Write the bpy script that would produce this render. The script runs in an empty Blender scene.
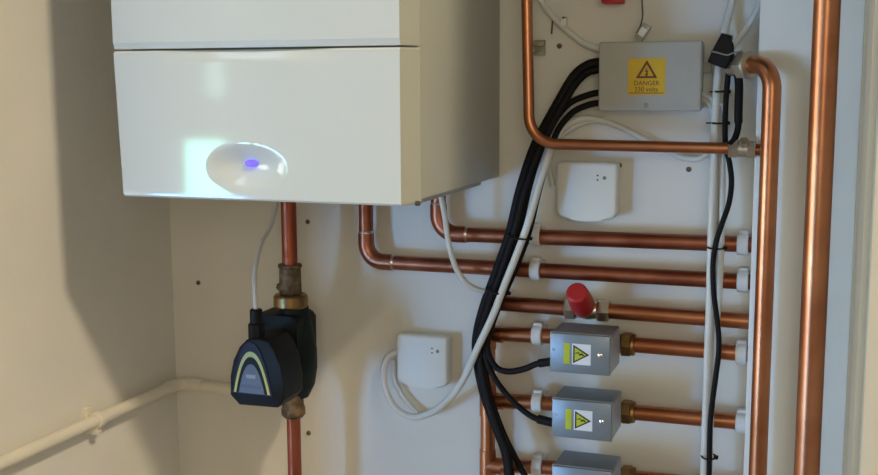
import bpy, bmesh, math, random
from mathutils import Vector, Matrix
random.seed(3)
C = bpy.context.scene.collection
SC = bpy.context.scene
# ---------------------------------------------------------------- camera
F, CX, CY = 1115.2, 439.0, 237.5
YAW, PITCH, ROLL = 0.34383, 0.1418, 0.0045
CAM = Vector((0, -1.6, 1.5))                      # 1.6 m from the back wall
fw = Vector((-math.sin(YAW)*math.cos(PITCH), math.cos(YAW)*math.cos(PITCH), -math.sin(PITCH)))
r0 = Vector((math.cos(YAW), math.sin(YAW), 0)); d0 = fw.cross(r0)
RI = math.cos(ROLL)*r0 + math.sin(ROLL)*d0
DN = -math.sin(ROLL)*r0 + math.cos(ROLL)*d0
cam = bpy.data.cameras.new('camera'); camo = bpy.data.objects.new('camera', cam); C.objects.link(camo)
cam.sensor_width = 36; cam.lens = F/878*36; cam.clip_start = 0.02
camo.matrix_world = Matrix(((RI.x, -DN.x, -fw.x, CAM.x), (RI.y, -DN.y, -fw.y, CAM.y), (RI.z, -DN.z, -fw.z, CAM.z), (0, 0, 0, 1)))
SC.camera = camo
def ray(x, y): return RI*((x-CX)/F) + DN*((y-CY)/F) + fw
def P(x, y, Y=0.0):                               # pixel -> point on the plane at distance -Y from the back wall
    d = ray(x, y); return CAM + d*((Y-CAM.y)/d.y)
def PX(x, y, X):
    d = ray(x, y); return CAM + d*((X-CAM.x)/d.x)
# ---------------------------------------------------------------- light
SC.view_settings.view_transform = 'Standard'; SC.view_settings.look = 'None'
SC.view_settings.gamma = 1; SC.view_settings.use_curve_mapping = False
SC.view_settings.exposure = 0.06
w = bpy.data.worlds.new('world'); SC.world = w; w.use_nodes = True
w.node_tree.nodes['Background'].inputs[0].default_value = (0.75, 0.85, 1, 1)
w.node_tree.nodes['Background'].inputs[1].default_value = 0.05
PANE_L, PANE_U = 33.0, 19.0                        # brightness of daylight seen through the glazed door
def area(name, loc, target, sx, sy, power, col):
    l = bpy.data.lights.new(name, 'AREA'); l.shape = 'RECTANGLE'; l.size = sx; l.size_y = sy
    l.energy = power; l.color = col
    o = bpy.data.objects.new(name, l); C.objects.link(o); o.location = loc
    o.rotation_euler = (Vector(target)-Vector(loc)).to_track_quat('-Z', 'Y').to_euler(); return o
area('roof_window_light', (1.4, -1.58, 3.40), (1.0, -1.45, 0), 0.22, 0.22, 70, (1, .84, .60))
area('left_roof_window_light', (-1.55, -1.45, 3.40), (-1.2, -1.0, 0), 0.6, 0.8, 6, (.45, .72, 1))
area('boxing_fill_light', (-3.35, -2.1, 1.2), (0, -.2, 1.2), 1.0, 1.2, 31, (1, 1, .93))  # fill light added at far left to brighten the white boxing
area('front_fill_light', (0.45, -2.95, 1.75), (0.1, 0, 1.4), 1.1, 0.9, 10.5, (1, .93, .76))  # warm fill added behind the camera to lift walls and boxing
# ---------------------------------------------------------------- materials
MATS = {}
def mat(name, col, rough=.5, metal=0, var=.06, scale=20, bump=0, bscale=None, spec=.5, col2=None, stretch=None, coat=0):
    if name in MATS: return MATS[name]
    m = bpy.data.materials.new(name); m.use_nodes = True; nt = m.node_tree; b = nt.nodes['Principled BSDF']
    tc = nt.nodes.new('ShaderNodeTexCoord'); mp = nt.nodes.new('ShaderNodeMapping')
    if stretch: mp.inputs['Scale'].default_value = stretch
    nt.links.new(tc.outputs['Object'], mp.inputs[0])
    n = nt.nodes.new('ShaderNodeTexNoise'); n.inputs['Scale'].default_value = scale; n.inputs['Detail'].default_value = 4
    nt.links.new(mp.outputs[0], n.inputs['Vector'])
    rp = nt.nodes.new('ShaderNodeValToRGB')
    c2 = col2 or tuple(max(0, c*(1-var*3)) for c in col)
    rp.color_ramp.elements[0].position = .35; rp.color_ramp.elements[1].position = .65
    rp.color_ramp.elements[0].color = (*c2, 1); rp.color_ramp.elements[1].color = (*col, 1)
    nt.links.new(n.outputs[0], rp.inputs[0]); nt.links.new(rp.outputs[0], b.inputs['Base Color'])
    b.inputs['Roughness'].default_value = rough; b.inputs['Metallic'].default_value = metal
    b.inputs['Specular IOR Level'].default_value = spec; b.inputs['Coat Weight'].default_value = coat
    if bump:
        n2 = nt.nodes.new('ShaderNodeTexNoise'); n2.inputs['Scale'].default_value = bscale or scale*4; n2.inputs['Detail'].default_value = 3
        nt.links.new(mp.outputs[0], n2.inputs['Vector'])
        bp = nt.nodes.new('ShaderNodeBump'); bp.inputs['Strength'].default_value = bump; bp.inputs['Distance'].default_value = .002
        nt.links.new(n2.outputs[0], bp.inputs['Height']); nt.links.new(bp.outputs[0], b.inputs['Normal'])
    MATS[name] = m; return m
def emis(name, col, s):
    if name in MATS: return MATS[name]
    m = bpy.data.materials.new(name); m.use_nodes = True; b = m.node_tree.nodes['Principled BSDF']
    b.inputs['Base Color'].default_value = (*col, 1); b.inputs['Emission Color'].default_value = (*col, 1); b.inputs['Emission Strength'].default_value = s
    MATS[name] = m; return m
WALL = mat('painted_plaster', (.79, .765, .70), .75, var=.02, scale=6, bump=.25, bscale=60)
ROOMW = mat('room_plaster', (.40, .36, .28), .8, var=.02, scale=5)
FLOORM = mat('floor_boards', (.20, .16, .12), .5, var=.1, scale=8, stretch=(1, 8, 1))
BEIGE = mat('beige_paint', (.62, .54, .39), .6, var=.02, scale=6)
BOXING = mat('boxing_white', (.84, .85, .82), .35, var=.015, scale=8)
ENAMEL = mat('boiler_enamel', (.63, .64, .59), .055, var=.004, scale=3, spec=.45)
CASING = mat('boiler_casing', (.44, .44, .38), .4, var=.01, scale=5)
DARKGAP = mat('dark_gap', (.05, .05, .045), .6)
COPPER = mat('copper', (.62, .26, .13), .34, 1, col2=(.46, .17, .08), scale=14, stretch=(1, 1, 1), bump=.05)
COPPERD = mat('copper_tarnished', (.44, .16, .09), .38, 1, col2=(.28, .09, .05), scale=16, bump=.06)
COPPERR = mat('copper_flux_stained', (.46, .13, .07), .45, 1, col2=(.28, .07, .04), scale=22, stretch=(1, 1, .25), bump=.1)
SOLDER = mat('solder', (.75, .62, .55), .3, 1, var=.1)
BRASS = mat('brass', (.42, .25, .10), .42, 1, var=.15, scale=40, bump=.1)
BRASSD = mat('brass_corroded', (.26, .17, .09), .65, .7, var=.2, scale=90, bump=.7, bscale=160)
NICKEL = mat('nickel', (.80, .77, .68), .33, 1, var=.1, scale=40)
CREAMF = mat('tinned_fitting', (.60, .53, .42), .38, .85, var=.1, scale=40)
WPLAST = mat('white_plastic', (.78, .78, .72), .42, var=.01)
CLIPM = mat('clip_plastic', (.78, .77, .76), .45, var=.02)
GPLAST = mat('grey_box_plastic', (.47, .47, .43), .5, var=.02)
ACT = mat('actuator_grey', (.26, .30, .34), .38, .35, var=.03, scale=30)
ACTL = mat('actuator_end_plate', (.42, .46, .52), .4, .2, var=.03, scale=30)
BLACK = mat('black_rubber', (.008, .007, .008), .6, var=.1, spec=.25)
BLACKC = mat('black_flex', (.007, .006, .007), .6, var=.1, spec=.2)
WCAB = mat('white_flex', (.72, .72, .68), .42, var=.02)
PUMPB = mat('pump_green_black', (.007, .013, .012), .6, var=.1, scale=40, bump=.2, spec=.25)
PUMPK = mat('pump_black', (.006, .006, .007), .55, var=.1, spec=.25)
PURP = mat('pump_violet', (.016, .013, .034), .5, var=.05, spec=.25)
LIME = mat('pump_yellow', (.45, .45, .06), .4, var=.03)
SLATE = mat('pump_slate', (.11, .125, .18), .5, var=.05)
SLATED = mat('pump_slate_dark', (.08, .09, .13), .4, var=.05)
YEL = mat('label_yellow', (.78, .50, .02), .5, var=.03)
YELG = mat('label_yellow_green', (.55, .62, .02), .5, var=.03)
LABW = mat('label_white', (.82, .84, .88), .5, var=.01)
INK = mat('label_ink', (.03, .02, .01), .6, var=.02)
INKB = mat('label_ink_brown', (.16, .06, .01), .6, var=.02)
RED = mat('red_plastic', (.52, .02, .025), .42, var=.05)
SCREW = mat('screw_steel', (.55, .55, .52), .35, 1, var=.1)
RUST = mat('screw_dull', (.16, .13, .09), .6, .5, var=.2, scale=200)
CREAMP = mat('painted_pipe_cream', (.80, .75, .64), .5, var=.02, scale=12)
GREYD = mat('dark_grey_plastic', (.06, .06, .055), .5)
BLUE = emis('indicator_blue', (.10, .07, 1.0), 1.6)
# ---------------------------------------------------------------- mesh helpers
def V(*a): return Vector(a)
def finish(bm, ang=35):
    bmesh.ops.recalc_face_normals(bm, faces=bm.faces)
    me = bpy.data.meshes.new('m'); bm.to_mesh(me); bm.free()
    me.polygons.foreach_set('use_smooth', [True]*len(me.polygons)); me.set_sharp_from_angle(angle=math.radians(ang))
    return me
def root_loc(o):
    l = Vector((0, 0, 0))
    while o: l += o.location; o = o.parent
    return l
def obj(name, bm, m, parent=None, label=None, cat=None, group=None, kind=None, ang=35):
    me = finish(bm, ang); me.name = name; me.materials.append(m)
    o = bpy.data.objects.new(name, me); C.objects.link(o)
    if parent:
        o.parent = parent; off = root_loc(parent)
    else:
        xs = [v.co for v in me.vertices]
        off = V((min(v.x for v in xs)+max(v.x for v in xs))/2, (min(v.y for v in xs)+max(v.y for v in xs))/2, min(v.z for v in xs))
        o.location = off
    me.transform(Matrix.Translation(-off))
    if label: o['label'] = label
    if cat: o['category'] = cat
    if group: o['group'] = group
    if kind: o['kind'] = kind
    return o
def thing(name, label, cat, loc, group=None, kind=None):
    o = bpy.data.objects.new(name, None); C.objects.link(o); o.location = loc; o.empty_display_size = .03
    if label: o['label'] = label
    if cat: o['category'] = cat
    if group: o['group'] = group
    if kind: o['kind'] = kind
    return o
def box(lo, hi, bev=0, seg=2, bm=None):
    b = bmesh.new()
    g = bmesh.ops.create_cube(b, size=1)
    for v in b.verts: v.co = V(*[lo[i]+(v.co[i]+.5)*(hi[i]-lo[i]) for i in range(3)])
    if bev: bmesh.ops.bevel(b, geom=b.edges[:], offset=bev, segments=seg, affect='EDGES', profile=.5)
    return join(bm, b)
def join(bm, b):
    if bm is None: return b
    me = bpy.data.meshes.new('t'); b.to_mesh(me); b.free(); bm.from_mesh(me); bpy.data.meshes.remove(me); return bm
def frame(t):
    t = t.normalized(); a = V(0, 0, 1) if abs(t.z) < .9 else V(0, 1, 0)
    u = t.cross(a).normalized(); return u, u.cross(t).normalized()
def rings(bm, secs, n, caps=True, phase=0):          # secs: (centre, u, v, radius)
    L = []
    for c, u, v, r in secs:
        L.append([bm.verts.new(c + (u*math.cos(2*math.pi*k/n+phase) + v*math.sin(2*math.pi*k/n+phase))*r) for k in range(n)])
    for a, b in zip(L, L[1:]):
        for k in range(n): bm.faces.new((a[k], a[(k+1) % n], b[(k+1) % n], b[k]))
    if caps: bm.faces.new(L[0][::-1]); bm.faces.new(L[-1])
def lathe(prof, p0, axis, n=20, bm=None, phase=0):   # prof: list of (distance along axis, radius)
    bm = bm or bmesh.new(); u, v = frame(axis); t = axis.normalized()
    rings(bm, [(p0+t*a, u, v, max(r, 1e-5)) for a, r in prof], n, phase=phase); return bm
def cyl(p0, p1, r, n=16, bm=None, bev=.0, phase=0):
    d = (p1-p0).length
    pr = [(0, r), (d, r)] if not bev else [(0, r-bev), (bev, r), (d-bev, r), (d, r-bev)]
    return lathe(pr, p0, p1-p0, n, bm, phase)
def spline(pts, k=8):
    out = []; n = len(pts)
    for i in range(n-1):
        a, b, c, d = pts[max(i-1, 0)], pts[i], pts[i+1], pts[min(i+2, n-1)]
        for j in range(k):
            t = j/k
            out.append(.5*((2*b)+(c-a)*t+(2*a-5*b+4*c-d)*t*t+(3*b-a-3*c+d)*t**3))
    out.append(pts[-1]); return out
def tube(pts, r, n=10, bm=None):
    bm = bm or bmesh.new(); secs = []; u = None
    for i, p in enumerate(pts):
        t = (pts[min(i+1, len(pts)-1)]-pts[max(i-1, 0)]).normalized()
        if u is None: u, v = frame(t)
        else:
            u = (u-t*u.dot(t)).normalized(); v = u.cross(t)
        secs.append((p, u, v, r(i/(len(pts)-1)) if callable(r) else r))
    rings(bm, secs, n); return bm
def bend(a, b, c, R, k=10):                          # polyline a-b-c with corner b rounded by radius R
    d1 = (a-b).normalized(); d2 = (c-b).normalized(); h = math.acos(max(-1, min(1, d1.dot(d2))))/2
    L = R/math.tan(h); ctr = b+(d1+d2).normalized()*(R/math.sin(h)); s = b+d1*L; e = b+d2*L
    out = []; n = (s-ctr).normalized(); m = (e-ctr).normalized(); w_ = math.acos(max(-1, min(1, n.dot(m))))
    for i in range(k+1):
        t = i/k; out.append(ctr+R*(n*math.sin((1-t)*w_)+m*math.sin(t*w_))/math.sin(w_))
    return out
def prismY(poly, y0, y1, bm=None, bev=0):            # polygon of (x, z), extruded from y0 to y1
    b = bmesh.new()
    A = [b.verts.new((x, y0, z)) for x, z in poly]; B = [b.verts.new((x, y1, z)) for x, z in poly]; n = len(poly)
    b.faces.new(A); b.faces.new(B[::-1])
    for i in range(n): b.faces.new((A[i], A[(i+1) % n], B[(i+1) % n], B[i]))
    if bev:
        es = [e for e in b.edges if abs(e.verts[0].co.y-e.verts[1].co.y) < 1e-7]
        bmesh.ops.bevel(b, geom=es, offset=bev, segments=3, affect='EDGES', profile=.5)
    return join(bm, b)
def rrect(x0, x1, z0, z1, r, k=5):
    out = []
    for cx, cz, a0 in ((x1-r, z1-r, 0), (x0+r, z1-r, 90), (x0+r, z0+r, 180), (x1-r, z0+r, 270)):
        for i in range(k+1):
            a = math.radians(a0+90*i/k); out.append((cx+r*math.cos(a), cz+r*math.sin(a)))
    return out
def ringpoly(outer, inner, y0, y1, bm=None):         # closed band between two outlines of equal length
    bm = bm or bmesh.new(); n = len(outer); q = []
    for y in (y0, y1):
        q.append([bm.verts.new((x, y, z)) for x, z in outer]); q.append([bm.verts.new((x, y, z)) for x, z in inner])
    o0, i0, o1, i1 = q
    for k in range(n):
        j = (k+1) % n
        bm.faces.new((o0[k], o0[j], i0[j], i0[k])); bm.faces.new((o1[k], i1[k], i1[j], o1[j]))
        bm.faces.new((o0[k], o1[k], o1[j], o0[j])); bm.faces.new((i0[k], i0[j], i1[j], i1[k]))
    return bm
def text(name, s, size, loc, m, parent, rotz=0, extrude=.0002):
    cu = bpy.data.curves.new('t', 'FONT'); cu.body = s; cu.size = size; cu.align_x = 'CENTER'; cu.align_y = 'CENTER'; cu.extrude = extrude
    to = bpy.data.objects.new('t', cu); C.objects.link(to)
    me = bpy.data.meshes.new_from_object(to); bpy.data.objects.remove(to)
    me.transform(Matrix.Rotation(math.pi/2, 4, 'X')); me.name = name; me.materials.append(m)
    o = bpy.data.objects.new(name, me); C.objects.link(o); o.parent = parent; o.location = Vector(loc)-root_loc(parent); return o
# ---------------------------------------------------------------- setting
LX, RX, FY = -1.053, .024, -.55                      # left wall, right wall, cupboard front
BX, BY = -.103, -.080                                # boxing: left edge, front
CEIL, LINT = 3.45, 2.08
def struct(name, bm, m, parent=None): return obj(name, bm, m, parent, kind='structure')
struct('floor', box((-3.6, -3.15, -.1), (1.9, .1, 0)), FLOORM)
struct('wall_back', box((LX-.1, 0, 0), (RX+.1, .1, CEIL)), WALL)
struct('wall_left', box((LX-.1, FY, 0), (LX, 0, CEIL)), WALL)
struct('wall_right', box((RX, FY, 0), (RX+.1, 0, CEIL)), BEIGE)
struct('wall_boxing', box((BX, BY, 0), (RX, 0, 2.3), .0015), BOXING)
b = box((-3.6, FY, 0), (LX-.1, FY+.1, CEIL)); b = box((RX+.1, FY, 0), (1.9, FY+.1, CEIL), bm=b); b = box((LX, FY, LINT), (RX, FY+.1, CEIL), bm=b)
struct('wall_front', b, ROOMW)
struct('trim_1', box((RX+.006, FY-.018, 0), (RX+.075, FY, LINT+.06), .004), BEIGE)
struct('ceiling', box((-3.6, -3.15, CEIL), (1.9, .1, CEIL+.1)), ROOMW)
struct('wall_room_left', box((-3.6, -3.05, 0), (-3.5, FY, CEIL)), ROOMW)
struct('wall_room_right', box((1.8, -3.05, 0), (1.9, FY, CEIL)), ROOMW)
struct('wall_room_rear', box((-3.6, -3.15, 0), (1.9, -3.05, CEIL)), ROOMW)
struct('baseboard_back', box((LX, -.015, 0), (BX, 0, .1), .003), CREAMP)
wn = thing('window_1', None, None, V(-2.4, -3.04, 0), kind='structure')      # glazed door that mirrors in the boiler
FR = mat('door_frame_white', (.75, .75, .72), .4, var=.01)
obj('pane', box((-2.62, -2.995, .10), (-2.20, -2.99, 1.0)), emis('daylight_patio', (.18, .46, 1.0), PANE_L*1.1), wn)
obj('pane', box((-2.447, -2.995, 1.01), (-2.26, -2.99, 1.257)), emis('daylight_garden', (.35, 1.0, .82), PANE_U), wn)
obj('pane', box((-2.342, -2.995, 1.439), (-2.27, -2.99, 1.605)), emis('daylight_upper', (.6, 1.0, .9), 4), wn)
obj('pane', box((-3.45, -2.995, .10), (-2.70, -2.99, 1.0)), emis('added_fill_glow', (.62, .86, 1.0), PANE_L*.25), wn)  # extra glowing panel, added to throw more light on the boxing side
obj('frame', box((-3.48, -3.05, .02), (-2.12, -3.0, 1.98), .004), FR, wn)
# ---------------------------------------------------------------- boiler
B0, B1, BF, BZ, BT = -.8855, -.4754, -.371, 1.349, 2.03
SEAM = 1.5375
bo = thing('boiler', 'glossy white wall hung boiler with a blue indicator light', 'boiler', V((B0+B1)/2, -.18, BZ))
obj('casing', box((B0+.003, -.337, BZ+.004), (B1, 0, BT), .004), CASING, bo)
obj('underside_tray', box((B0+.15, -.30, BZ-.006), (B1-.02, -.03, BZ+.006), .002), mat('tray_grey', (.5, .52, .52), .5), bo)
hc = P(243, 167, BF)
def panel(z0, z1, nx, nz, dish):
    bm = bmesh.new(); g = []; re = .010
    for j in range(nz+1):
        row = []
        for i in range(nx+1):
            fx, fz = i/nx, j/nz
            z = z0+(z1-z0)*fz; xl = B0+(.006*(1-fz) if dish else 0); xr = B1-.0125      # flat front between two edges
            if i == nx: x = B1
            elif i == nx-1: x = B1-.004
            else: x = xl+(xr-xl)*i/(nx-2)
            y = BF
            if x > xr+1e-6: y += .034 if i == nx else .0235
            if i == 0: y += .003
            elif i == 1: x = xl+.001; y += .0005
            ez = min(z-z0, z1-z); rz = .003
            if ez < rz: y += rz-math.sqrt(max(0, rz*rz-(rz-ez)**2))
            if dish:
                dx = (x-hc.x)/(.052 if x < hc.x else .062); dz = (z-hc.z)/.030
                q = dx*dx+dz*dz
                if q < 1: y += .014*(1-q)**1.7
                s = (x-(hc.x+.01))/.130; tz = (z1-z)/.014
                if abs(s) < 1 and tz < 1: y += .008*(1-s*s)*(1-tz)
            row.append(bm.verts.new((x, y, z)))
        g.append(row)
    for j in range(nz):
        for i in range(nx): bm.faces.new((g[j][i], g[j][i+1], g[j+1][i+1], g[j+1][i]))
    loop = g[0][:-1]+[r[-1] for r in g[:-1]]+g[-1][:0:-1]+[r[0] for r in g[:0:-1]]
    bk = [bm.verts.new((v.co.x, -.335, v.co.z)) for v in loop]
    for k in range(len(loop)): bm.faces.new((loop[k], loop[k-1], bk[k-1], bk[k]))
    bm.faces.new(bk)
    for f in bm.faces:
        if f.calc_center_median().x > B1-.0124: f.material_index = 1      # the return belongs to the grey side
    return bm
lp = obj('front_panel', panel(BZ, SEAM-.0012, 150, 74, True), ENAMEL, bo, ang=14)
obj('front_panel', panel(SEAM+.0012, BT, 80, 60, False), ENAMEL, bo, ang=14)
bl = P(251, 163.5, BF+.010)
bm = bmesh.new(); bmesh.ops.create_uvsphere(bm, u_segments=20, v_segments=10, radius=1)
for v in bm.verts: v.co = V(bl.x+v.co.x*.0092, bl.y+.001+v.co.y*.004, bl.z+v.co.z*.0050)
obj('indicator_light', bm, BLUE, lp, label='glowing blue oval indicator light')
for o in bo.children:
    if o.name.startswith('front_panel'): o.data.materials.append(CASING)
obj('fixing_screw', cyl(V(B1-.001, -.352, BZ+.002), V(B1+.004, -.352, BZ+.002), .003, 8), RUST, bo)
# ---------------------------------------------------------------- pipe helpers
PR, PY = .0112, -.030
def pipe_thing(name, label, parts, m=COPPER, group=None, loc=None):
    """parts: list of (part name, bmesh, material)"""
    t = thing(name, label, 'pipe', loc, group)
    for n_, b_, m_ in parts: obj(n_, b_, m_, t)
    return t
def hexnut(p, ax, r, L, bm=None):
    return lathe([(0, r*.90), (L*.12, r), (L*.88, r), (L, r*.90)], p, ax, 6, bm)
def clip(px, py, label, Y=PY, group='white plastic pipe clips'):
    c = P(px, py, Y); wd = .0075
    t = thing('pipe_clip', label, 'pipe clip', V(c.x, 0, c.z), group)
    bm = bmesh.new(); n = 22; ro, ri = PR+.0042, PR+.0003
    prof = [(-wd, ro-.001), (-wd+.0012, ro), (wd-.0012, ro), (wd, ro-.001), (wd, ri), (-wd, ri)]
    R_ = [[bm.verts.new((c.x+a, c.y+r*math.cos(2*math.pi*k/n), c.z+r*math.sin(2*math.pi*k/n))) for a, r in prof] for k in range(n)]
    for k in range(n):
        for i in range(6): bm.faces.new((R_[k][i], R_[k][(i+1) % 6], R_[(k+1) % n][(i+1) % 6], R_[(k+1) % n][i]))
    obj('collar', bm, CLIPM, t)
    obj('base', box((c.x-wd, c.y+PR, c.z-.011), (c.x+wd, 0, c.z+.011), .001), CLIPM, t)
    obj('hinge_lug', box((c.x-wd*.85, c.y-.004, c.z+ro-.002), (c.x+wd*.85, c.y+.010, c.z+ro+.0035), .001), CLIPM, t)
    return t
def hpipe(a, b, r=PR, n=18): return cyl(a, b, r, n)
# boiler flow (lower) and return (upper) pipes
def boiler_pipe(label, xv, ph0, ph1, m):
    h0 = P(*ph0, PY); h1 = P(*ph1, PY); top = V(P(xv, ph0[1], PY).x, PY, BZ+.004)
    cor = V(top.x, PY, h0.z+(h0.x-top.x)*0)
    h1 = V(h1.x, PY, h1.z)
    t = thing('copper_pipe', label, 'pipe', V(top.x, 0, cor.z), 'copper pipes dropping from the boiler')
    R = .028; cv = bend(top, cor, h1, R, 12)
    obj('riser', cyl(cv[0], top, PR, 18), m, t)
    obj('elbow', tube([cv[0]+V(0, 0, .016)]+[cv[0]+V(0, 0, .008)]+cv+[cv[-1]+(h1-cor).normalized()*.008, cv[-1]+(h1-cor).normalized()*.016], PR+.0013, 18), m, t)
    for q, dr in ((cv[0]+V(0, 0, .0155), V(0, 0, 1)), (cv[-1]+(h1-cor).normalized()*.0155, (h1-cor).normalized())):
        obj('solder_ring', lathe([(0, PR+.0013), (.002, PR+.0011), (.004, PR+.0001)], q, dr, 18), SOLDER, t)
    obj('run', cyl(cv[-1], h1, PR, 18), m, t)
    return t
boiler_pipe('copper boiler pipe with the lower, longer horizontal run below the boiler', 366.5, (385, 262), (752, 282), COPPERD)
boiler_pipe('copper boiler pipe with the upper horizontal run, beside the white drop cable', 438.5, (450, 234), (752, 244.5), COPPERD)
# clean bright continuation sleeves are the same pipes; runs carry on behind the cables
clip(536, 236, 'white clip on the uppermost horizontal pipe, beside the black cable bundle')
clip(536, 270, 'white clip on the second horizontal pipe down, beside the black cable bundle')
clip(743, 244, 'white clip on the uppermost horizontal pipe, against the white boxing')
clip(743, 281, 'white clip on the second horizontal pipe down, against the white boxing')
# third pipe with red capped valve
a = P(490, 302.5, PY); v0 = P(566, 308, PY); v1 = P(609, 311, PY); e = P(752, 321.5, PY)
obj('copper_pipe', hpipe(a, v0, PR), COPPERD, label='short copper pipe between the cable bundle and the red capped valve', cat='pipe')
obj('copper_pipe', hpipe(v1, e, PR), COPPER, label='copper pipe from the red capped valve to the white boxing', cat='pipe')
ax = (v1-v0).normalized()
vt = thing('bypass_valve', 'small nickel bypass valve with a red knob', 'valve', V((v0.x+v1.x)/2, PY, v0.z-.02))
L = (v1-v0).length
obj('body', lathe([(.008, .010), (L*.3, .0125), (L*.5, .0145), (L*.7, .0125), (L-.008, .010)], v0, ax, 18), NICKEL, vt)
for s in (v0-ax*.001, v1-ax*.0165):
    obj('compression_nut', hexnut(s, ax, .0165, .0175), NICKEL, vt)
c0 = P(585, 310, PY); c1 = P(576.5, 292, -.088)
kd = (c1-c0).normalized(); kl = (c1-c0).length
obj('stem', cyl(c0, c0+kd*.03, .010, 14), NICKEL, vt)
kb = lathe([(.016, .0135), (.018, .0175), (kl*.55, .0172), (kl*.85, .0160), (kl*.97, .0150), (kl, .0125)], c0, kd, 24)
obj('red_cap', kb, RED, vt, label='red plastic cap')
# vertical manifold with three branches
mtop = P(488, 333, PY); mbot = V(mtop.x, PY, .35)
mt = thing('copper_manifold', 'vertical copper pipe feeding the three valves, half hidden by black cables', 'pipe', mbot)
obj('riser', cyl(mbot, V(mtop.x, PY, mtop.z+.004), PR, 18), COPPER, mt)
VALVES = [dict(yl=333.5, tl=(550, 332.5), br=(609.5, 376.5), yr0=344, yr1=353.5, n='uppermost'),
          dict(yl=400.5, tl=(552, 398.5), br=(611, 442.5), yr0=411.5, yr1=422.5, n='middle'),
          dict(yl=465, tl=(552, 465.5), br=(611, 509), yr0=477, yr1=489, n='lowest')]
zs = []
for i, vd in enumerate(VALVES):
    br0 = P(488, vd['yl']-.4, PY); br1 = P(560, vd['yl']+3.2, PY)
    obj('branch', hpipe(V(mtop.x, PY, br0.z), br1), COPPER, mt)
    obj('tee_collar', cyl(V(mtop.x, PY, br0.z-.024), V(mtop.x, PY, br0.z+(.024 if i else .012)), PR+.0014, 18), COPPER, mt)
    obj('tee_collar', cyl(V(mtop.x, PY, br0.z), V(mtop.x+.024, PY, br0.z-.0005), PR+.0014, 18), COPPER, mt)
    clip(538, vd['yl']+1.5, 'white clip on the left stub of the %s valve pipe' % vd['n'])
YF, YB = -.128, -.056
def tri(x0, x1, z0, z1): return [(x0, z0), (x1, (z0+z1)/2), (x0, z1)]
def bolt(cx, cz, s):      # flash drawn pointing right, unit about 1
    pts = [(-.50, .05), (-.02, .24), (.02, .06), (.30, .14), (.52, -.12), (.30, -.10), (.28, -.02), (.06, -.12), (.0, .05), (-.1, .1)]
    return [(cx+x*s, cz+z*s) for x, z in pts]
for i, vd in enumerate(VALVES):
    A = P(*vd['tl'], YF); Bq = P(*vd['br'], YF)
    x0, x1, z1, z0 = A.x, Bq.x, A.z, Bq.z
    if i == 2: z0 = z1-H_prev
    H_prev = z1-z0; W_ = x1-x0
    n = vd['n']
    t = thing('zone_valve', '%s of the three grey box zone valves with a yellow warning triangle' % n, 'valve', V((x0+x1)/2, PY, z0), 'grey motorised zone valves')
    obj('cover', box((x0, YF, z0), (x1, YB, z1), .0022, 2), ACT, t)
    obj('end_plate', box((x1-.001, YF+.010, z0+.003), (x1+.0008, YB-.004, z1-.004), .0004, 1), ACTL, t)
    obj('seam_lip', box((x0-.0006, YF+.004, z0-.0008), (x1+.0004, YF+.0062, z1+.0008), .0004, 1), ACTL, t)
    obj('base_plate', box((x0+.006, YB, z0+.004), (x1-.006, YB+.004, z1-.004), .001, 1), SCREW, t)
    cz = z1-.5*H_prev
    pz = P(580, (vd['yl']+vd['yr0'])/2+.5, PY).z
    obj('valve_body', lathe([(0, .012), (.004, .0145), (.03, .0165), (.056, .0145), (.06, .012)], V((x0+x1)/2-.022, PY, pz+.0005), V(1, 0, -.005), 18), BRASS, t)
    obj('spindle', cyl(V((x0+x1)/2+.006, PY, pz), V((x0+x1)/2+.006, YB+.003, pz), .012, 14), BRASS, t)
    lb = obj('warning_label', box((x0+W_*.375, YF-.0006, cz-H_prev*.265), (x0+W_*.685, YF+.001, cz+H_prev*.265)), LABW, t, label='white and yellow electrical warning sticker')
    obj('yellow_strip', box((x0+W_*.235, YF-.0006, cz-H_prev*.265), (x0+W_*.335, YF+.001, cz+H_prev*.265)), YELG, lb)
    ta, tb, tc_, td = x0+W_*.395, x0+W_*.665, cz-H_prev*.235, cz+H_prev*.235
    obj('triangle', prismY(tri(ta, tb, tc_, td), YF-.0010, YF-.0005), INK, lb)
    obj('triangle_field', prismY(tri(ta+.0022, tb-.0042, tc_+.0034, td-.0034), YF-.0014, YF-.0009), YELG, lb)
    obj('lightning_bolt', prismY(bolt(ta+(tb-ta)*.36, cz, .0155), YF-.0018, YF-.0013), INK, lb)
    obj('cover_screw', lathe([(0, .0036), (.0015, .0036), (.0025, .002)], V(x0+W_*.845, YF+.0002, cz+.001), V(0, -1, 0), 12), mat('screw_bright', (.9, .9, .9), .15, 1, var=.02), t)
    obj('dimple', lathe([(0, .0022), (.0006, .0020)], V(x0+W_*.06, YF, cz+.004), V(0, -1, 0), 10), ACTL, t)
    # outlet nut and pipe on the right
    q0 = P(627, vd['yr0']+.2, PY); q1 = P(752, vd['yr1']+.6, PY); dx = (q1-q0).normalized()
    qs = V(x1-.010, PY, q0.z)
    obj('outlet_tail', cyl(qs, q0, .0135, 16), BRASS, t)
    obj('outlet_nut', hexnut(q0-dx*.0075, dx, .0178, .015), BRASS, t)
    obj('nut_shoulder', lathe([(0, .0162), (.004, .0155), (.005, .0125)], q0+dx*.0075, dx, 18), BRASS, t)
    obj('copper_pipe', hpipe(q0, q1), COPPER, label='copper pipe from the %s zone valve to the white boxing' % n, cat='pipe', group='copper outlet pipes of the zone valves')
    if i < 2: clip(741.5, vd['yr1'], 'white clip on the outlet pipe of the %s zone valve, by the boxing' % n)
    vd['box'] = (x0, cz)
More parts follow.
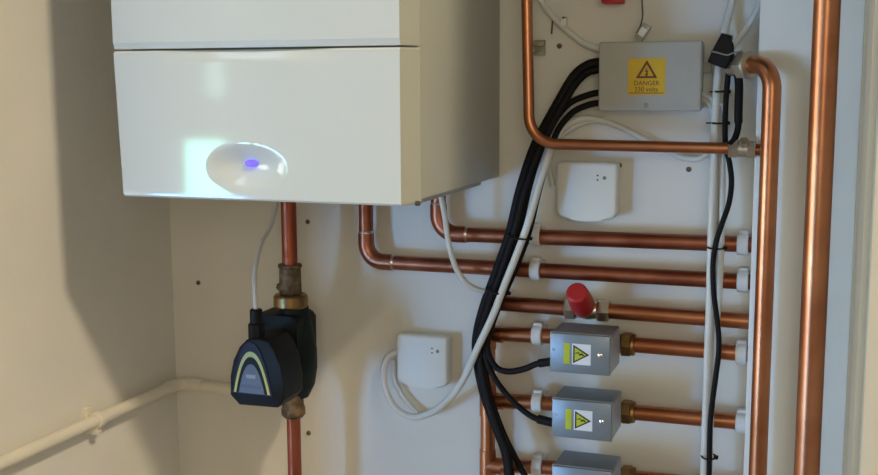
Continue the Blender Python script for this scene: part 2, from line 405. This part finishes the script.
# ---------------------------------------------------------------- 15 mm loop pipe and its fitting
LY = -.082; lr = .0077
lp0 = P(526, -45, LY); lc = P(529.5, 143.5, LY); le = P(733, 148.5, LY)
cv = bend(lp0, lc, le, .040, 14)
obj('copper_pipe', tube([lp0]+cv+[le], lr, 16), COPPER, label='thin copper pipe bent from vertical to horizontal over the black cables', cat='pipe')
ft = thing('compression_coupling', 'tinned compression coupling at the end of the thin copper pipe', 'fitting', le-V(0, 0, .014))
fd = (P(752, 149.5, LY)-P(733, 148.5, LY)).normalized(); f0 = P(729, 148.3, LY)
obj('nut', hexnut(f0, fd, .0135, .012), CREAMF, ft)
obj('body', cyl(f0+fd*.011, f0+fd*.026, .0105, 16), CREAMF, ft)
obj('nut', hexnut(f0+fd*.024, fd, .0125, .010), CREAMF, ft)
obj('tail', cyl(f0+fd*.030, f0+fd*.048, lr, 14), COPPERD, ft)
obj('drain_tail', cyl(f0+fd*.018, f0+fd*.018+V(.002, -.012, .012), .006, 12), CREAMF, ft)
# ---------------------------------------------------------------- pipes in front of the boxing
Y1 = -.118
a0 = P(732, 66, -.064); cor = P(773, 63.5, Y1); end = PX(761.5, 475, cor.x); end = V(cor.x, Y1, .25)
cv = bend(a0, cor, end, .032, 14)
obj('copper_pipe', tube([a0]+cv+[end], .0117, 20), COPPER, label='copper pipe that elbows down in front of the white boxing', cat='pipe')
ef = thing('compression_elbow', 'tinned compression fitting beside the black taped sensor', 'fitting', a0-V(0, 0, .02))
ed = (cor-a0).normalized()
obj('body', lathe([(-.004, .010), (0, .0135), (.022, .0140)], a0, ed, 18), CREAMF, ef)
obj('nut', hexnut(a0+ed*.018, ed, .0190, .017), CREAMF, ef)
obj('nut_ring', lathe([(.034, .0178), (.037, .0170), (.039, .0125)], a0, ed, 20), CREAMF, ef)
Y2 = -.300; R2 = .0142
m2 = P(826.5, 20, Y2)
obj('copper_pipe', cyl(V(m2.x, Y2, 0), V(m2.x, Y2, CEIL), R2, 28), COPPER, label='thickest copper pipe, vertical and straight, in front of the white boxing', cat='pipe')
# ---------------------------------------------------------------- pump
YPI = -.100
ptop = P(288.5, 205, YPI); pxx = ptop.x
fz_top, fz_bot = P(290, 300, YPI).z, P(296, 412, YPI).z
obj('copper_pipe', cyl(V(pxx, YPI, P(288, 268, YPI).z), V(pxx, YPI, BZ+.004), .0118, 18), COPPERR, label='reddish copper pipe between the boiler and the black pump', cat='pipe')
obj('copper_pipe', cyl(V(pxx, YPI, .3), V(pxx, YPI, P(296, 408, YPI).z), .0108, 18), COPPERR, label='reddish copper pipe running down below the black pump', cat='pipe')
pu = thing('circulation_pump', 'black circulation pump with a yellow arch on its faceplate', 'pump', V(pxx, YPI, fz_bot))
zt = P(288, 264, YPI).z; zn0 = P(290, 307, YPI).z; zn1 = P(290, 294, YPI).z
obj('adaptor', lathe([(0, .016), (.002, .0172), (zt-zn1-.006, .0165), (zt-zn1-.004, .0185), (zt-zn1, .0180)], V(pxx, YPI, zn1), V(0, 0, 1), 18), BRASSD, pu)
bm = lathe([(0, .0155), (.004, .0185), (.010, .0165)], V(pxx-.004, YPI, zn1+.006), V(0, 0, 1), 14); obj('jointing_hemp', bm, BRASSD, pu)
obj('union_nut', lathe([(0, .024), (.003, .0262), (zn1-zn0-.003, .0262), (zn1-zn0, .024)], V(pxx, YPI, zn0), V(0, 0, 1), 24), BRASS, pu)
fc = P(252.5, 373, -.212)                                    # faceplate centre
ax_x, ax_z = pxx-.002, (P(290, 350, YPI).z)
zn2 = P(295, 398, YPI).z
obj('volute', lathe([(0, .020), (.008, .024), (.02, .030), (.045, .034), (.075, .034), (.10, .030), (.118, .026), (zn0-zn2+.001, .022)], V(pxx, YPI+.010, zn2), V(0, 0, 1), 24), PUMPB, pu)
q0, q1 = P(264, 309, -.085), P(310, 376, -.085)
obj('body_block', prismY(rrect(q0.x, q1.x, q1.z, q0.z, .009)[::-1], -.125, -.060, bev=.005), PUMPB, pu)
bcx, bcz = (q0.x+q1.x)/2, (q0.z+q1.z)/2
for k in range(4):
    a_ = math.radians(45+90*k); obj('flange_bolt', cyl(V(bcx+.036*math.cos(a_), YPI-.018, bcz+.036*math.sin(a_)), V(bcx+.036*math.cos(a_), YPI+.045, bcz+.036*math.sin(a_)), .0065, 8), PUMPK, pu)
obj('motor', lathe([(0, .032), (.004, .034), (.04, .034), (.055, .033)], V(bcx, YPI-.010, bcz-.006), V(0, -1, 0), 28), PUMPB, pu)
# terminal housing: arch outline with chamfered lower corners
def PF(px, py): q = P(px, py, -.212); return (q.x, q.z)
head = [PF(*q) for q in ((246, 340), (258, 338), (268, 341), (275, 350), (280, 366), (283, 385), (284, 400), (277, 408), (239, 405), (230, 395), (230, 376), (233, 360), (239, 347))]
obj('terminal_housing', prismY(head, -.212, -.150, bev=.003), PUMPK, pu)
def arch(cx_, zb, hw, h, k=16):
    return [(cx_+hw*(2*i/k-1), zb+h*(1-abs(2*i/k-1)**2.3)) for i in range(k+1)]
c0x, c0z = PF(252.5, 393); hw = (PF(272.5, 393)[0]-PF(232.5, 393)[0])/2; hh = PF(252, 341)[1]-c0z
fp = obj('faceplate', prismY(arch(c0x, c0z-.002, hw, hh), -.2135, -.2115), PURP, pu, label='violet arched faceplate with a yellow band')
o_ = arch(c0x, c0z, hw*.90, hh*.80); i_ = arch(c0x, c0z, hw*.78, hh*.70)
obj('yellow_arch', ringpoly(o_, i_, -.2143, -.2133), LIME, fp)
obj('dark_arch', prismY(arch(c0x, c0z, hw*.76, hh*.68), -.2141, -.2133), PUMPK, fp)
obj('slate_panel', prismY(arch(c0x, c0z, hw*.64, hh*.56), -.2147, -.2139), SLATE, fp)
obj('slate_bar', box((c0x-hw*.55, -.2152, c0z+hh*.10), (c0x+hw*.5, -.2146, c0z+hh*.16)), SLATED, fp)
obj('slate_bar', box((c0x-hw*.25, -.2152, c0z+hh*.29), (c0x+hw*.22, -.2146, c0z+hh*.36)), mat('slate_pale', (.24, .28, .30), .4), fp)
g0 = P(257, 345, -.195); g1 = P(257.5, 309, -.195)
obj('cable_gland', cyl(g0-V(0, 0, .005), V(g0.x, g0.y, g0.z+(g1.z-g0.z)*.62), .0125, 8, bev=.002), PUMPK, pu)
obj('gland_nut', cyl(V(g0.x, g0.y, g0.z+(g1.z-g0.z)*.6), V(g0.x, g0.y, g1.z), .0092, 12, bev=.0015), PUMPK, pu)
obj('bottom_nut', lathe([(0, .0150), (.004, .0185), (.014, .0185), (.020, .0165), (.040, .0160)], V(pxx, YPI, P(296, 417, YPI).z), V(0, 0, 1), 12), BRASSD, pu)
pc = [V(pxx-.03, -.06, BZ+.003), P(272, 222, -.08), P(261, 244, -.12), P(255, 272, -.17), P(255, 295, -.193), V(g0.x, g0.y, g1.z-.004)]
obj('pump_cable', tube(spline(pc), .0034, 10), WCAB, label='thin white cable from the boiler down to the black pump', cat='cable')
# ---------------------------------------------------------------- junction box
JF = -.046
ja, jb = P(599, 42, JF), P(700.5, 111.5, JF)
jt = thing('junction_box', 'grey plastic junction box with a yellow danger label', 'junction box', V((ja.x+jb.x)/2, 0, jb.z))
obj('body', box((ja.x+.002, -.030, jb.z+.002), (jb.x-.002, 0, ja.z-.002), .003), GPLAST, jt)
jl = obj('lid', box((ja.x, JF, jb.z), (jb.x, -.028, ja.z), .003, 3), GPLAST, jt)
l0, l1 = P(628.5, 58.5, JF), P(665, 95, JF)
dl = obj('danger_label', box((l0.x, JF-.0006, l1.z), (l1.x, JF+.001, l0.z)), YEL, jt, label='yellow danger sticker with black triangle')
lcx = (l0.x+l1.x)/2; lh = l0.z-l1.z
tz1, tz0 = l0.z-lh*.05, l0.z-lh*.54; tw = .0148
tri_o = [(lcx-tw, tz0), (lcx+tw, tz0), (lcx, tz1)]
g_ = (lcx, tz0+(tz1-tz0)/3)
tri_i = [(g_[0]+(x-g_[0])*.66, g_[1]+(z-g_[1])*.66) for x, z in tri_o]
obj('triangle', ringpoly(tri_o, tri_i, JF-.0012, JF-.0005), INKB, dl)
lbp = [(.10, .5), (-.22, -.04), (0, -.02), (-.10, -.30), (-.2, -.26), (.0, -.56), (.16, -.20), (.07, -.24), (.16, .1), (-.02, .09)]
obj('lightning_bolt', prismY([(g_[0]+x*.014, g_[1]+z*.014+.001) for x, z in lbp], JF-.0012, JF-.0005), INKB, dl)
text('lettering', 'DANGER', .0088, (lcx, JF-.0008, l0.z-lh*.68), INKB, dl)
text('lettering', '230 volts', .0088, (lcx, JF-.0008, l0.z-lh*.85), INKB, dl)
obj('rule', box((l0.x+.002, JF-.0010, l1.z+lh*.045), (l1.x-.002, JF-.0005, l1.z+lh*.065)), INKB, dl)
sp = P(646, 105.5, JF)
obj('lid_screw', lathe([(0, .0034), (.001, .0034), (.0016, .002)], V(sp.x, JF+.0003, sp.z), V(0, -1, 0), 12), mat('screw_grey', (.35, .35, .32), .4, .6), jl)
obj('cable_entry', box((jb.x-.004, -.024, jb.z+.052), (jb.x+.010, -.010, jb.z+.066), .002), GPLAST, jt)
# ---------------------------------------------------------------- white wireless boxes
def wifi(label, tl, br, leds, btn, yf=-.028):
    A, Bq = P(*tl, yf), P(*br, yf)
    t = thing('wireless_sensor', label, 'sensor', V((A.x+Bq.x)/2, 0, Bq.z), 'white wireless sensor boxes')
    x0, x1, z0, z1 = A.x, Bq.x, Bq.z, A.z; w_ = x1-x0
    poly = [(x0, z1-.005), (x0+.0015, z1-.0015), (x0+.005, z1), (x1-.005, z1), (x1-.0015, z1-.0015), (x1, z1-.005), (x1, z0+.014)]
    poly += [(x1-.004, z0+.0068), (x1-.010, z0+.0035), (x1-w_*.3, z0+.0008), ((x0+x1)/2, z0), (x0+w_*.3, z0+.0008), (x0+.010, z0+.0035), (x0+.004, z0+.0068), (x0, z0+.014)]
    bd = obj('body', prismY(poly[::-1], yf, -.004, bev=.0045), WPLAST, t)
    obj('back_plate', box((x0+.004, -.006, z0+.012), (x1-.003, 0, z1-.003), .001), WPLAST, t)
    for q in leds:
        c = P(*q, yf); obj('led', lathe([(0, .0015), (.0005, .0013)], V(c.x, yf+.0002, c.z), V(0, -1, 0), 10), GREYD, bd)
    c = P(*btn, yf); obj('button', lathe([(0, .0027), (.0009, .0026), (.0012, .0022)], V(c.x, yf+.0003, c.z), V(0, -1, 0), 14), mat('button_grey', (.22, .22, .2), .5), bd)
wifi('white wireless sensor box below the grey junction box', (556, 161.5), (616.5, 222.5), ((597.6, 175.5), (597.6, 180)), (604.5, 178))
wifi('white wireless sensor box with a looped white cable, left of the valves', (396, 333.5), (447.5, 391), ((432, 348.5), (432, 353)), (437.5, 351.5))
# ---------------------------------------------------------------- cables
def cable(name, label, pts, r, m=BLACKC, cat='cable', group=None, k=8):
    return obj(name, tube(spline([P(x, y, Y) for x, y, Y in pts], k), r, 12), m, label=label, cat=cat, group=group)
cable('black_flex', 'thickest black flex, from the upper left of the junction box', [(602, 62, -0.0220), (588, 65, -0.0240), (574, 76, -0.0340), (560, 99, -0.0440), (546, 124, -0.0450), (533, 150, -0.0470), (520, 190, -0.0490), (510, 232, -0.0510), (497, 270, -0.0510), (484, 306, -0.0510), (477, 335, -0.0510), (477, 358, -0.0530), (484, 394, -0.0550), (497, 430, -0.0550), (506, 455, -0.0550), (510, 490, -0.0570)], .0068, group=None)
cable('black_flex', 'black flex lying close along the thickest flex', [(602, 69, -0.0220), (588, 72, -0.0260), (575, 84, -0.0380), (562, 106, -0.0480), (550, 128, -0.0590), (538, 153, -0.0630), (525, 192, -0.0650), (514.5, 233, -0.0670), (502, 270, -0.0670), (489, 306, -0.0670), (481, 335, -0.0670), (480, 358, -0.0690), (487, 394, -0.0710), (499, 430, -0.0710), (508, 455, -0.0710), (512, 490, -0.0730)], .0058)
cable('black_flex', 'black flex from the middle left side of the junction box', [(602, 92, -0.0220), (588, 95, -0.0240), (570, 103, -0.0340), (556, 119, -0.0440), (543, 145, -0.0470), (531, 180, -0.0490), (521, 222, -0.0530), (508, 262, -0.0550), (494, 297, -0.0550), (485, 330, -0.0550), (484, 360, -0.0550), (490, 395, -0.0570), (502, 430, -0.0570), (514, 455, -0.0570), (530, 485, -0.0630)], .0046)
cable('black_flex', 'black flex from the lower left side of the junction box to the uppermost valve', [(602, 102.5, -0.0220), (588, 105, -0.0240), (572, 113, -0.0340), (558, 130, -0.0460), (549, 155, -0.0550), (539, 190, -0.0590), (528, 235, -0.0610), (514, 272, -0.0610), (499, 306, -0.0650), (489, 335, -0.0670), (488, 352, -0.0690), (496, 367, -0.0730), (508, 371.5, -0.0770), (524, 369, -0.0850), (538, 363.5, -0.0930), (553, 361.5, -0.0950)], .0046)
cable('black_flex', 'black flex curving down to the middle zone valve', [(491, 310, -.064), (484, 334, -.066), (486, 358, -.070), (494, 377, -.074), (508, 396, -.080), (525, 412, -.086), (540, 420, -.092), (555, 423, -.094)], .0044)
obj('cable_boot', tube([P(539, 363.3, -.093), P(554, 361.3, -.094)], .0062, 12), BLACK, label='thick black boot where a flex enters the uppermost valve', cat='cable boot')
obj('cable_boot', tube([P(538, 419, -.0925), P(556, 423.3, -.094)], .0066, 12), BLACK, label='thick black boot where a flex enters the middle valve', cat='cable boot')
cable('white_flex', 'white flex tied along the black bundle and looped to the lower sensor box', [(604, 121, -.012), (585, 118.5, -.014), (568, 124, -.022), (554, 141, -.048), (547, 160, -.066), (539, 185, -.068), (529, 220, -.072), (518, 251, -.072), (506, 281, -.074), (493, 315, -.080), (478, 347, -.082), (463, 380, -.062), (446, 402, -.040), (428, 414, -.024), (410, 416.5, -.022), (394, 406, -.022), (385, 388, -.020), (383.5, 370, -.019), (388, 357, -.018), (399, 351, -.016)], .0053, WCAB)
cable('white_flex', 'short grey white flex behind the lower sensor box loop', [(394, 360, -.010), (395, 380, -.010), (404, 397, -.011), (416, 411, -.014), (423, 417, -.018)], .0030, WCAB)
cable('white_flex', 'white flex looping behind the thin copper pipe below the junction box', [(553, 186, -.010), (549, 165, -.012), (555, 143, -.014), (572, 128, -.012), (594, 120, -.010), (618, 126, -.010), (642, 138, -.010), (664, 150, -.010), (684, 158, -.010), (700, 158, -.012), (710, 148, -.016), (714, 130, -.022), (714, 105, -.028)], .0042, WCAB)
cable('white_flex', 'white drop flex from the boiler underside to the cable bundle', [(441, 196, -.09), (445, 218, -.085), (449, 245, -.080), (457, 270, -.070), (470, 286, -.062), (487, 291.5, -.050), (498, 287, -.048)], .0042, WCAB)
cable('white_flex', 'white flex on the wall above the black flexes, entering the junction box corner', [(532, -20, -.008), (543, 4, -.008), (556, 20, -.008), (570, 33, -.008), (584, 43.5, -.010), (602, 50, -.014)], .0045, WCAB)
# right hand bundle
cable('white_flex', 'outer white flex of the bundle running down past the right pipe clips', [(738, -30, -.010), (731, 5, -.012), (726, 25, -.020), (722, 50, -.034), (718, 75, -.046), (716, 105, -.052), (714.5, 150, -.054), (712.5, 200, -.056), (711, 250, -.058), (709.5, 310, -.058), (708, 350, -.058), (706, 410, -.058), (703.5, 490, -.058)], .0054, WCAB)
cable('white_flex', 'inner white flex of the bundle, beside the black cable by the boxing', [(703, 94, -.022), (712, 99, -.028), (718, 110, -.036), (721, 130, -.042), (722, 160, -.046), (722, 200, -.050), (721, 245, -.052), (719, 290, -.052), (715, 340, -.052), (711, 400, -.052), (709, 490, -.052)], .0046, WCAB)
cable('white_flex', 'white flex leaving the lower right corner of the junction box', [(702, 100, -.020), (708, 103, -.026), (713, 112, -.032), (716, 128, -.034), (716, 160, -.040), (716, 200, -.046), (715, 245, -.050), (713, 300, -.051), (711, 350, -.051)], .0042, WCAB)
cable('white_flex', 'white flex slanting down to the black taped sensor, beside the boxing', [(768, -20, -.020), (757, 10, -.020), (748, 26, -.024), (737, 41, -.030), (727, 54, -.036), (718, 66, -.040)], .0042, WCAB)
cable('grey_wire', 'thin grey wire beside the slanting white flex, near the boxing top', [(758, -20, -.012), (759, -2, -.012), (757, 10, -.012), (750, 24, -.012), (738, 40, -.014)], .0013, GREYD)
cable('black_flex', 'black cable winding down the white bundle by the boxing', [(729, 62, -.066), (728, 76, -.064), (726, 100, -.064), (725, 130, -.062), (726, 148, -.060), (729.5, 163, -.058), (731.5, 182, -.060), (729, 203, -.064), (722, 224, -.068), (716, 243, -.070), (713, 265, -.070), (714, 295, -.070), (717.5, 322, -.070), (719, 348, -.070), (716, 375, -.070), (712.5, 402, -.068), (710, 430, -.068), (709, 490, -.068)], .0037)
cable('black_flex', 'short thick black lead between the taped sensor and the coupling', [(731, 60, -.070), (737, 72, -.074), (739, 85, -.076), (738.5, 110, -.078), (738, 128, -.078), (734, 140, -.086), (729, 144.5, -.090)], lambda t: .0055 if t < .62 else .0042)
# taped black sensor block
bmc = []
ts = thing('taped_sensor', 'black tape wrapped sensor strapped at the top of the white bundle', 'sensor', P(718, 66, -.075))
sil = [(722, 33), (732, 35.5), (730, 44), (730.5, 49), (734, 52), (731, 61), (726, 69), (716, 65.5), (708, 62), (712, 52)]
obj('wrapped_block', prismY([(P(x, y, -.078).x, P(x, y, -.078).z) for x, y in sil], -.088, -.058, bev=.003), BLACK, ts)
def strap(pts, r, m): return tube(spline(pts, 6), r, 6), m
bm, m_ = strap([P(710.5, 51, -.0895), P(718, 52.8, -.0905), P(727, 55, -.0905), P(733, 53, -.088), P(742, 51, -.080)], .0011, GREYD); obj('strap', bm, mat('strap_grey', (.3, .3, .27), .5), ts)
# cable ties
def tie(px, py, Y, rx, ry, ang, label, tail=None):
    c = P(px, py, Y); a_ = math.radians(ang); u = V(math.cos(a_), 0, math.sin(a_)); v = V(0, 1, 0); n = 28
    pts = [c+u*(rx*math.cos(2*math.pi*k/n))+v*(ry*math.sin(2*math.pi*k/n)) for k in range(n+1)]
    t = thing('cable_tie', label, 'cable tie', c, 'black cable ties')
    obj('band', tube(pts, .0013, 8), BLACK, t)
    h = c-u*rx*.15-v*ry; e_ = u*.0035
    obj('lock_head', box((c.x+u.x*rx-.003, c.y-.004, c.z+u.z*rx-.0022), (c.x+u.x*rx+.003, c.y+.003, c.z+u.z*rx+.0022), .0006, 1), BLACK, t)
    if tail:
        tp = P(*tail, Y-.002); s_ = c-u*rx*.9
        obj('tail', tube([s_, (s_+tp)/2, tp], .0011, 6), BLACK, t)
tie(519, 236.5, -.062, .0165, .020, -8, 'black cable tie round the bundle, level with the uppermost horizontal pipe')
tie(498, 290.5, -.062, .0165, .020, -12, 'black cable tie round the bundle, just above the third horizontal pipe')
tie(722, 91.5, -.050, .0085, .016, 0, 'black cable tie on the right bundle, level with the junction box label', (709.5, 92))
tie(720, 123, -.050, .0100, .016, 0, 'black cable tie on the right bundle, just above the thin copper pipe', (706, 123))
tie(716.5, 247.5, -.060, .0115, .014, 0, 'black cable tie on the right bundle, crossing the uppermost horizontal pipe')
tie(709, 456.5, -.060, .0095, .013, 0, 'black cable tie on the right bundle, below the middle valve outlet pipe', (701, 456))
# ---------------------------------------------------------------- small things at the top
cn = thing('hanging_connector', 'small clear connector hanging on a dark wire above the junction box', 'connector', P(643, 38, -.030))
obj('wire', tube(spline([P(642, -30, -.028), P(642, 0, -.028), P(642.5, 16, -.030), P(640, 27, -.032), P(636.5, 33, -.032)]), .0011, 8), GREYD, cn)
q = P(643, 32, -.030); bb = box((-.0062, -.005, -.0115), (.0062, .005, .0115), .001)
bb.transform(Matrix.Translation(q) @ Matrix.Rotation(math.radians(33), 4, 'Y')); obj('shell', bb, mat('connector_clear', (.40, .38, .30), .3, var=.05), cn)
bb = box((-.0045, -.0064, -.0060), (.0045, -.0045, .0060), .0008); bb.transform(Matrix.Translation(q) @ Matrix.Rotation(math.radians(33), 4, 'Y')); obj('insert', bb, LABW, cn)
ra, rb_ = P(601.5, -28, -.03), P(622, 3, -.03)
rt = thing('red_cap_block', 'red plastic block on the wall above the junction box', 'red block', V((ra.x+rb_.x)/2, 0, rb_.z))
obj('shell', box((ra.x, -.03, rb_.z), (rb_.x, -.004, ra.z), .002), RED, rt)
obj('rim', box((ra.x+.001, -.006, rb_.z+.001), (rb_.x-.001, 0, ra.z-.001), .001), RED, rt)
bk0, bk1 = P(533.5, 40, -.010), P(544, 55, -.010)
bt = thing('wall_bracket', 'small beige wall bracket beside the vertical thin copper pipe', 'bracket', V((bk0.x+bk1.x)/2, 0, bk1.z))
BK = mat('bracket_beige', (.42, .39, .28), .5, var=.1, scale=80)
obj('plate', box((bk0.x, -.005, bk1.z), (bk1.x, 0, bk0.z), .001), BK, bt)
obj('jaw', box((bk0.x, -.012, bk0.z-.009), (bk1.x, -.004, bk0.z-.001), .001), BK, bt)
obj('jaw', box((bk0.x, -.012, bk1.z), (bk1.x, -.004, bk1.z+.005), .001), BK, bt)
for (x, y), lab in zip(((197.5, 283), (307, 222), (308, 433.5), (619, 165.5), (688.5, 169.5), (559, 46)), (
        'dull screw in the bare wall left of the pump', 'dull screw in the wall beside the pipe above the pump', 'dull screw in the wall beside the pipe below the pump',
        'dull screw beside the upper sensor box', 'dull screw in the wall below the thin horizontal copper pipe', 'dull screw between the wall bracket and the junction box')):
    c = P(x, y, -.003); t = thing('wall_screw', lab, 'screw', V(c.x, 0, c.z), 'screws left in the back wall')
    obj('head', lathe([(0, .0022), (.002, .0031), (.003, .0027), (.0034, .001)], V(c.x, 0, c.z), V(0, -1, 0), 12), RUST, t)
    obj('plug', lathe([(-.002, .0040), (.0008, .0040), (.001, .0036)], V(c.x, 0, c.z), V(0, -1, 0), 12), mat('plug_brown', (.3, .24, .16), .7, var=.1), t)
c = P(552.5, 27, -.001)
obj('wall_nail', tube([V(c.x, -.0015, c.z+.010), V(c.x, -.004, c.z), V(c.x-.001, -.002, c.z-.010)], .0012, 6), RUST, label='thin dark nail beside the white flex above the black flexes', cat='nail')
cc = P(563, 22, -.012)
ct = thing('cable_clip', 'small nailed clip on the white flex near the junction box corner', 'cable clip', V(cc.x, 0, cc.z))
obj('saddle', box((cc.x-.004, -.014, cc.z-.006), (cc.x+.004, 0, cc.z+.006), .002), WPLAST, ct); obj('nail', cyl(V(cc.x+.001, 0, cc.z+.006), V(cc.x+.001, -.015, cc.z+.006), .0016, 8), RUST, ct)
# ---------------------------------------------------------------- painted pipe round the corner
PRZ = .0095; px_ = LX+.020; zc = .992
tp = thing('painted_pipe', 'cream painted pipe along the left wall and round the corner behind the pump', 'pipe', V(px_, -.25, zc))
c1 = V(px_, FY+.02, zc+.003); c2 = V(px_, -.022, zc); c3 = V(P(262, 388, -.022).x, -.022, zc-.004)
cv = bend(c1, c2, c3, .022, 10)
obj('left_run', cyl(c1, cv[0], PRZ, 16), CREAMP, tp)
obj('elbow', tube([cv[0]-V(0, .012, 0)]+cv+[cv[-1]+V(.024, 0, 0)], PRZ+.0016, 16), CREAMP, tp)
obj('back_run', cyl(cv[-1], c3, PRZ, 16), CREAMP, tp)
k = PX(97, 413, LX+.02)
pcx = thing('pipe_clip', 'cream painted clip holding the painted pipe to the left wall', 'pipe clip', V(LX, k.y, zc))
obj('collar', cyl(V(px_, k.y-.006, zc+.0012), V(px_, k.y+.006, zc+.0012), PRZ+.0035, 18, bev=.001), CREAMP, pcx)
obj('backing', box((LX, k.y-.008, zc-.020), (LX+.006, k.y+.008, zc+.020), .001), CREAMP, pcx)
obj('lug', box((LX, k.y-.006, zc-.021), (px_+.003, k.y+.006, zc-PRZ), .001), CREAMP, pcx)
